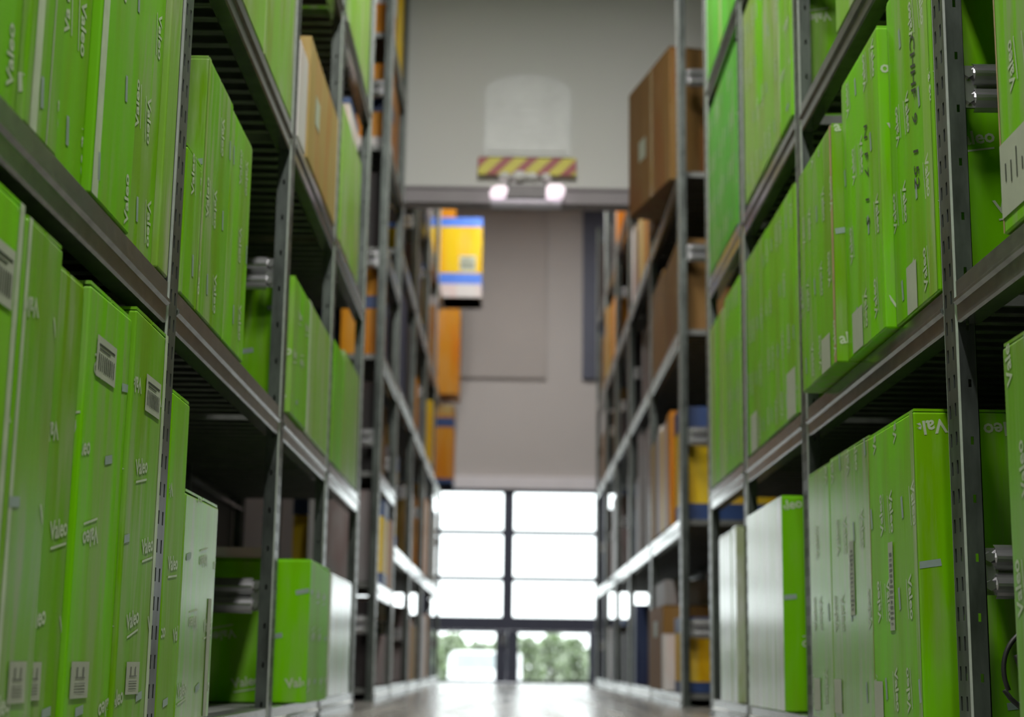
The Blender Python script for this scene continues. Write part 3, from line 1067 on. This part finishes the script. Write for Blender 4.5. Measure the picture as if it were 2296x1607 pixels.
# second shelf
C('green_carton', 'ribbed green carton with big white label cut by the right photo edge, second shelf', 'R', 0.770, 1.98, 2.385, 0.853, 1.56, M['green_worn'], group=gp2, prints='side', depth=0.48,
  parts=(LBL(0.24, 0.085, 0.19, 0.12, lines='fine'), tape_part(0.0, 0.02, 'edge')))
C('green_carton', 'green carton with marker writing down its front beside the first right post, second shelf', 'R', 0.768, 2.755, 3.075, 0.853, 1.545, M['green'], group=gp2, prints='side', depth=0.48,
  parts=(LBL(0.42, 0.05, 0.075, 0.095, lines=False), writing_part('CHHF  9   1 52', 0.62, 0.385, 0.050, 1.0), tape_part(0.80, 0.97, 'green_pale')))
C('green_carton', 'green carton with fainter marker writing, second from the first right post, second shelf', 'R', 0.748, 3.080, 3.435, 0.853, 1.500, M['green'], group=gp2, prints='side', depth=0.48,
  parts=(LBL(0.30, 0.05, 0.10, 0.090, lines=False), writing_part('N  F 7   1  S', 0.66, 0.36, 0.046, 1.0)))
C('green_carton', 'green carton with vivid lettered edge before the second right post, second shelf', 'R', 0.725, 3.445, 3.86, 0.853, 1.415, M['green_worn'], group=gp2, prints='side', depth=0.48,
  parts=(LBL(0.72, 0.04, 0.10, 0.085, lines=False), tape_part(0.94, 1.0, 'edge')))
C('green_carton', 'streaky green carton just past the second right post, second shelf', 'R', 0.770, 4.17, 4.66, 0.853, 1.50, M['green_worn'], group=gp2, prints='side', depth=0.46,
  parts=(LBL(0.80, 0.07, 0.14, 0.13, lines=False), tape_part(0.93, 0.99, 'green')))
C('green_carton', 'streaky green carton before the third right post, second shelf', 'R', 0.773, 4.67, 5.08, 0.853, 1.51, M['green_worn'], group=gp2, prints='side', depth=0.46,
  parts=(LBL(0.30, 0.06, 0.13, 0.13, lines=False), tape_part(0.0, 0.06, 'green')))
C('green_carton', 'pale streaked green carton just past the third right post, second shelf', 'R', 0.770, 5.22, 5.60, 0.853, 1.50, M['green_worn'], group=gp2, prints='side', depth=0.46)
C('green_carton', 'pale edged green carton ending the second shelf of the front right rack', 'R', 0.770, 5.61, 6.02, 0.853, 1.48, M['green_pale'], group=gp2, depth=0.46, parts=(tape_part(0.4, 0.62, 'green'),))
# third shelf
C('green_carton', 'pale green carton at the top edge between the first and second right posts, third shelf', 'R', 0.772, 3.02, 3.58, 1.688, 2.34, M['green_pale'], group=gp2, depth=0.46)
C('green_carton', 'narrow bright green carton just past the second right post, third shelf', 'R', 0.765, 4.15, 4.33, 1.688, 2.32, M['green'], group=gp2, prints='up', depth=0.46)
C('green_carton', 'pale green carton with bright stripe between second and third right posts, third shelf', 'R', 0.765, 4.335, 5.02, 1.688, 2.36, M['green_pale'], group=gp2, prints='side', depth=0.46,
  parts=(tape_part(0.40, 0.60, 'green', 0.35, 1.0, name='clean_patch'),))
C('green_carton', 'deep green carton between the third and fourth right posts, third shelf', 'R', 0.770, 5.25, 6.01, 1.688, 2.36, M['green_blue'], group=gp2, prints='side', depth=0.46)
# fourth shelf
C('green_carton', 'deep green carton at the top edge between the third and fourth right posts', 'R', 0.770, 5.22, 6.02, 2.504, 3.20, M['green_blue'], group=gp2, depth=0.46, parts=(tape_part(0.45, 0.55, 'green_pale'),))

# black cable looped behind the first right post
bm = bmesh.new()
path = []
for i in range(30):
    a = math.radians(205 - i * 205 / 29)
    path.append((0.862 + 0.062 * math.cos(a), 2.58 + 0.0008 * i, 0.178 + 0.070 * math.sin(a)))
add_tube(bm, path, 0.0042)
path = [(0.826, 2.60, 0.205), (0.829, 2.60, 0.196), (0.838, 2.605, 0.172), (0.852, 2.61, 0.150), (0.872, 2.61, 0.133), (0.90, 2.61, 0.118), (0.94, 2.61, 0.105)]
add_tube(bm, path, 0.0042)
path = [(0.805, 2.60, 0.149), (0.815, 2.60, 0.135), (0.84, 2.60, 0.113), (0.87, 2.60, 0.098), (0.91, 2.60, 0.085), (0.98, 2.61, 0.066)]
add_tube(bm, path, 0.0042)
tag(link('cable', mesh_of(bm, 'cable', M['black'], True)), 'black cable looped low behind the first right post', 'cable')

# ------------------------------------------------------------------ mixed cartons in the far racks
YB = ((0.0, 0.14, M['navyprint']), (0.80, 0.999, M['navyprint']))
YB2 = ((0.12, 0.26, M['blue']), (0.86, 0.999, M['blue']))
C('yellow_carton', 'yellow carton with navy bands facing the gap, lowest shelf of the far right rack', 'R', 0.785, 7.22, 7.56, 0.063, 0.40, M['yellow'], depth=0.44, bands=YB)
C('white_carton', 'thin white carton standing first at the front of the far right rack, lowest shelf', 'R', 0.735, 7.60, 7.70, 0.063, 0.33, M['white'], depth=0.45)
C('kraft_carton', 'brown carton with grey label on the lowest shelf of the far right rack', 'R', 0.75, 7.78, 8.55, 0.063, 0.47, M['kraft'], depth=0.45, parts=(LBL(0.5, 0.30, 0.2, 0.08, lines=False),))
C('grey_carton', 'grey carton on top of the brown one, lowest shelf of the far right rack', 'R', 0.77, 7.86, 8.40, 0.475, 0.60, M['grey'], depth=0.4)
C('yellow_carton', 'yellow carton with dark blue bands facing the gap, second shelf of the far right rack', 'R', 0.785, 7.22, 7.52, 0.843, 1.37, M['yellow'], depth=0.44, bands=YB)
for i, (ya, yb, mm, nm, cc) in enumerate(((7.54, 7.72, 'orange', 'orange_carton', 'orange'), (7.73, 7.86, 'white', 'white_carton', 'white'), (7.87, 8.02, 'yellow', 'yellow_carton', 'yellow'),
                                          (8.03, 8.14, 'white', 'white_carton', 'white'), (8.15, 8.30, 'grey', 'grey_carton', 'grey'), (8.31, 8.60, 'tan', 'tan_carton', 'beige'))):
    C(nm, '%s carton, %s after the navy-banded one on the second shelf of the far right rack' % (cc, ('first', 'second', 'third', 'fourth', 'fifth', 'sixth')[i]), 'R', 0.765, ya, yb, 0.843, 1.40 - 0.02 * (i % 3), M[mm], depth=0.44)
C('kraft_carton', 'brown carton facing the gap on the third shelf of the far right rack', 'R', 0.775, 7.22, 7.95, 1.733, 2.18, M['kraft'], depth=0.45)
C('kraft_carton', 'brown carton second along the third shelf of the far right rack', 'R', 0.775, 7.97, 8.58, 1.733, 2.22, M['kraft'], depth=0.45)
# turned brown carton that overhangs the aisle
cx0, cy0 = 0.75, 7.29
ang = math.atan2(0.60 - 0.75, 7.99 - 7.29)
ln = math.hypot(0.15, 0.70)
mx, my = (0.75 + 0.60) / 2, (7.29 + 7.99) / 2
dep = 0.42
nx, ny = math.cos(-ang), math.sin(-ang)
kc = C('kraft_carton', 'big brown carton turned askew and overhanging the aisle, fourth shelf of the far right rack', 'R', 0.0, 0.0, ln, 2.503, 3.19, M['kraft'], depth=dep,
       parts=(tape_part(0.55, 0.60, 'tape'), LBL(0.35, 0.30, 0.12, 0.11, lines=False)))
kc.rotation_euler = (0, 0, -ang)
kc.location = (mx + nx * dep / 2, my + ny * dep / 2 + 0.02, 2.503)
C('kraft_carton', 'brown carton behind the askew one on the fourth shelf of the far right rack', 'R', 0.74, 8.12, 8.38, 2.503, 2.66, M['kraft'], depth=0.44)
C('grey_carton', 'grey carton facing the gap on the second lowest shelf of the far left rack', 'L', -0.66, 7.42, 7.62, 0.548, 0.98, M['grey'], depth=0.30)
C('dark_carton', 'shade-darkened carton facing the gap on the lowest shelf of the far left rack', 'L', -0.66, 7.42, 7.62, 0.063, 0.46, M['dark'], depth=0.42)
C('orange_carton', 'orange carton facing the gap, fourth shelf up in the far left rack', 'L', -0.64, 7.42, 7.64, 1.633, 2.05, M['orange'], depth=0.2, bands=((0.55, 0.7, M['navyprint']),))
C('orange_carton', 'orange carton with white band facing the gap high in the far left rack', 'L', -0.63, 7.42, 7.64, 2.683, 3.12, M['orange'], depth=0.2, bands=((0.42, 0.58, M['navyprint']), (0.0, 0.12, M['white'])))
C('orange_carton', 'orange carton with pale middle facing the gap on the topmost far left shelf', 'L', -0.63, 7.42, 7.64, 3.273, 3.75, M['orange'], depth=0.2, bands=((0.35, 0.6, M['white']),))
C('dark_carton', 'shade-darkened carton facing the gap on the fifth shelf of the far left rack', 'L', -0.66, 7.42, 7.64, 2.163, 2.55, M['dark'], depth=0.40)
C('dark_carton', 'shade-darkened carton facing the gap on the third shelf of the far left rack', 'L', -0.66, 7.42, 7.64, 1.068, 1.50, M['dark'], depth=0.40)
C('yellow_carton', 'yellow and blue banded carton on the second lowest shelf of the far left rack', 'L', -0.625, 7.66, 7.98, 0.548, 0.96, M['yellow'], bands=YB, depth=0.44)
C('orange_carton', 'orange carton standing second lowest beside the banded one in the far left rack', 'L', -0.625, 8.0, 8.28, 0.548, 0.90, M['orange'], depth=0.44)
# the large banded carton that sticks out far down the aisle
C('yellow_carton', 'yellow and blue carton with white base jutting far into the aisle', 'L', -0.288, 13.16, 13.60, 3.273, 3.985, M['yellow'], depth=0.80,
  bands=((0.0, 0.165, M['white']), (0.165, 0.30, M['blue']), (0.885, 0.999, M['blue'])), parts=(LBL(0.85, 0.30, 0.14, 0.14, 'near', lines='bars'),))
C('orange_carton', 'tall orange carton sticking out below the yellow and blue one, far left rack', 'L', -0.465, 13.16, 13.60, 2.423, 3.17, M['orange'], depth=0.60)
C('orange_carton', 'orange carton with navy and pale top sticking out at the far left rack end', 'L', -0.50, 13.16, 13.60, 1.663, 2.33, M['orange'], depth=0.56,
  bands=((0.0, 0.06, M['navyprint']), (0.72, 0.84, M['navyprint']), (0.88, 0.999, M['tan'])))
C('orange_carton', 'orange carton lying on the yellow and blue one that juts into the aisle', 'L', -0.53, 13.20, 13.58, 3.988, 4.30, M['orange'], depth=0.5)

ORD = ['first', 'second', 'third', 'fourth', 'fifth', 'sixth', 'seventh', 'eighth']
LEV = {0: 'lowest', 1: 'second', 2: 'third', 3: 'fourth', 4: 'fifth', 5: 'sixth', 6: 'seventh'}
KINDS = [('orange', 'orange_carton', 'orange', 3), ('yellow', 'yellow_carton', 'yellow', 2), ('kraft', 'kraft_carton', 'brown', 5), ('white', 'white_carton', 'white', 2),
         ('grey', 'grey_carton', 'grey', 6), ('navy', 'navy_carton', 'navy', 2), ('dark', 'dark_carton', 'dark', 5), ('tan', 'tan_carton', 'beige', 2)]
POOL = [k for k in KINDS for _ in range(k[3])]
rng = random.Random(20)
# (side, bay, level) cells filled above by hand, with the Y up to which they are taken
TAKEN = {('R', 0, 0): 9, ('R', 0, 1): 9, ('R', 0, 2): 9, ('R', 0, 3): 9, ('L', 0, 1): 9, ('L', 0, 0): 7.66, ('L', 0, 2): 7.68, ('L', 0, 3): 7.68, ('L', 0, 4): 7.68, ('L', 0, 5): 7.68, ('L', 0, 6): 7.68, ('L', 4, 2): 14, ('L', 4, 3): 14, ('L', 4, 4): 14}
for side, xf, posts, zsets in (('L', LX, LB, [zB_L1, zB_L2] + [zB_L] * 3), ('R', RX, RB, [zB_R1] + [zB_R] * 4)):
    for bi, zs in enumerate(zsets):
        for li, z in enumerate(zs):
            top = zs[li + 1] if li + 1 < len(zs) else 4.05
            gap = top - z - 0.10
            ya, yb = posts[bi] + 0.05, posts[bi + 1] - 0.05
            t = TAKEN.get((side, bi, li))
            if t:
                ya = max(ya, t)
            k = 0
            y = ya + rng.uniform(0, 0.05)
            while y < yb - 0.12 and k < 7:
                w = rng.choice((0.14, 0.2, 0.26, 0.34, 0.42))
                if rng.random() < 0.10:
                    y += 0.12
                    continue
                y2 = min(y + w, yb)
                if y2 - y < 0.08:
                    break
                hmax = gap
                if li == 0:
                    hmax = min(hmax, 0.50)
                if (side, li) in (('R', 3), ('L', 3)) and bi >= 1:
                    hmax = min(hmax, 0.70)
                if bi < 2 and y2 > 8.36 and y < 8.6:
                    hmax = min(hmax, 2.66 - z)
                h = hmax * rng.uniform(0.62, 0.98)
                mk = rng.choice(POOL)
                bd = ()
                cc = mk[2]
                if mk[0] == 'yellow' and rng.random() < 0.6:
                    bd = YB if rng.random() < 0.5 else YB2
                    cc = 'blue-banded yellow'
                lab = '%s carton, %s in the %s bay of the %s shelf, far %s rack' % (cc, ORD[k], ORD[bi], LEV[li], 'left' if side == 'L' else 'right')
                xx = xf + (1 if side == 'L' else -1) * rng.uniform(-0.15, 0.012)
                C(mk[1], lab, side, xx, y, y2 - 0.006, z + 0.003, z + 0.003 + h, M[mk[0]], depth=rng.uniform(0.34, 0.44), bands=bd,
                  group='mixed cartons in the far %s rack' % ('left' if side == 'L' else 'right'))
                y = y2 + rng.uniform(0.0, 0.03)
                k += 1

# ------------------------------------------------------------------ outside the glazing
bm = bmesh.new()
add_box(bm, -30, 30, FAR + 0.2, 70, -0.60, -0.40)
struct(link('ground', mesh_of(bm, 'ground', M['asphalt'])))

hr = random.Random(5)


def bush(name, label, x, y, w, h, mat, mat2, group):
    root = empty(name, (x, y, -0.40))
    tag(root, label, 'bush', group)
    bm = bmesh.new()
    for i in range(int(1500 * w)):
        u_, v_ = hr.uniform(-1, 1), hr.random() ** 0.7
        px = u_ * w * 0.36
        pz = 0.05 + v_ * h * (1 - 0.35 * abs(u_) ** 3)
        py = hr.uniform(-0.28, 0.28) * (1.2 - v_ * 0.6)
        s = hr.uniform(0.03, 0.07)
        m = Matrix.Translation((px, py, pz)) @ Matrix.Rotation(hr.uniform(0, 6.3), 4, 'Z') @ Matrix.Rotation(hr.uniform(-1.2, 1.2), 4, 'X')
        q = [bm.verts.new(m @ Vector(c)) for c in ((-s * 0.5, 0, -s), (s * 0.5, 0, -s * 0.2), (s * 0.35, 0, s * 0.7), (0, 0, s * 1.3), (-s * 0.4, 0, s * 0.5))]
        bm.faces.new(q).material_index = 0 if hr.random() < 0.55 else 1
    link('foliage', mesh_of(bm, 'foliage', [mat, mat2]), root)
    bm = bmesh.new()
    for i in range(6):
        x0 = hr.uniform(-0.15, 0.15) * w
        add_tube(bm, [(x0 * 0.5, 0, 0), (x0, hr.uniform(-0.05, 0.05), h * 0.4), (x0 * 2.2, hr.uniform(-0.1, 0.1), h * 0.75)], 0.012, 5)
    link('stem', mesh_of(bm, 'stem', M['kraft']), root)


for row, (yy, x0, where) in enumerate(((22.6, -2.2, 'front'), (23.7, -1.85, 'back'))):
    for i in range(7):
        h = (0.90, 0.84, 0.92, 0.86, 0.94, 0.84, 0.90)[(i + 3 * row) % 7]
        bush('bush', 'pale green bush outside the glazed doors, %s from the left in the %s row' % (ORD[i], where), x0 + 0.7 * i, yy, 0.68, h, M['leaf'], M['leaf_pale'], 'bushes outside the doors')

# white car beyond the left door pane
car = empty('car', (-0.30, 20.4, -0.40), (0, 0, -math.pi / 2))
car.scale = (1.5, 1.5, 1.5)
tag(car, 'white car parked outside behind the left glazed door', 'car')
prof = [(-1.30, 0.06), (1.30, 0.06), (1.36, 0.14), (1.34, 0.235), (1.20, 0.285), (0.80, 0.33), (0.50, 0.48), (-0.55, 0.50), (-1.05, 0.34), (-1.32, 0.30), (-1.36, 0.16)]
bm = bmesh.new()
a_ = [bm.verts.new((p[0] * 0.55, -0.30, p[1] * 0.98)) for p in prof]
b_ = [bm.verts.new((p[0] * 0.55, 0.30, p[1] * 0.98)) for p in prof]
for i in range(len(prof)):
    j = (i + 1) % len(prof)
    bm.faces.new((a_[i], a_[j], b_[j], b_[i]))
bm.faces.new(a_[::-1])
bm.faces.new(b_)
bmesh.ops.bevel(bm, geom=bm.edges[:], offset=0.02, segments=3, affect='EDGES')
link('car_body', mesh_of(bm, 'car_body', M['carpaint'], True), car)
for pts in ([(0.40, 0.34), (0.10, 0.34), (0.10, 0.455), (0.24, 0.455)], [(0.06, 0.34), (-0.28, 0.34), (-0.28, 0.465), (0.06, 0.46)], [(-0.32, 0.34), (-0.50, 0.35), (-0.30, 0.455)]):
    bm = bmesh.new()
    add_prism_y(bm, pts, -0.305, -0.299)
    link('side_window', mesh_of(bm, 'side_window', M['carglass']), car)
bm = bmesh.new()
add_prism_y(bm, [(0.425, 0.328), (0.285, 0.458), (0.292, 0.466), (0.434, 0.336)], -0.25, 0.25)
link('windscreen', mesh_of(bm, 'windscreen', M['carglass']), car)
for x in (-0.46, 0.46):
    for y in (-0.27, 0.27):
        bm = bmesh.new()
        add_cyl(bm, (0, 0, 0), 0.105, 0.08, 'Y', 24)
        bmesh.ops.bevel(bm, geom=bm.edges[:], offset=0.012, segments=2, affect='EDGES')
        wh = link('wheel', mesh_of(bm, 'wheel', M['black']), car, (x, y, 0.108))
        bm = bmesh.new()
        add_cyl(bm, (0, (-0.043 if y < 0 else 0.043), 0), 0.062, 0.006, 'Y', 16)
        link('wheel_hub', mesh_of(bm, 'wheel_hub', M['galv']), wh)
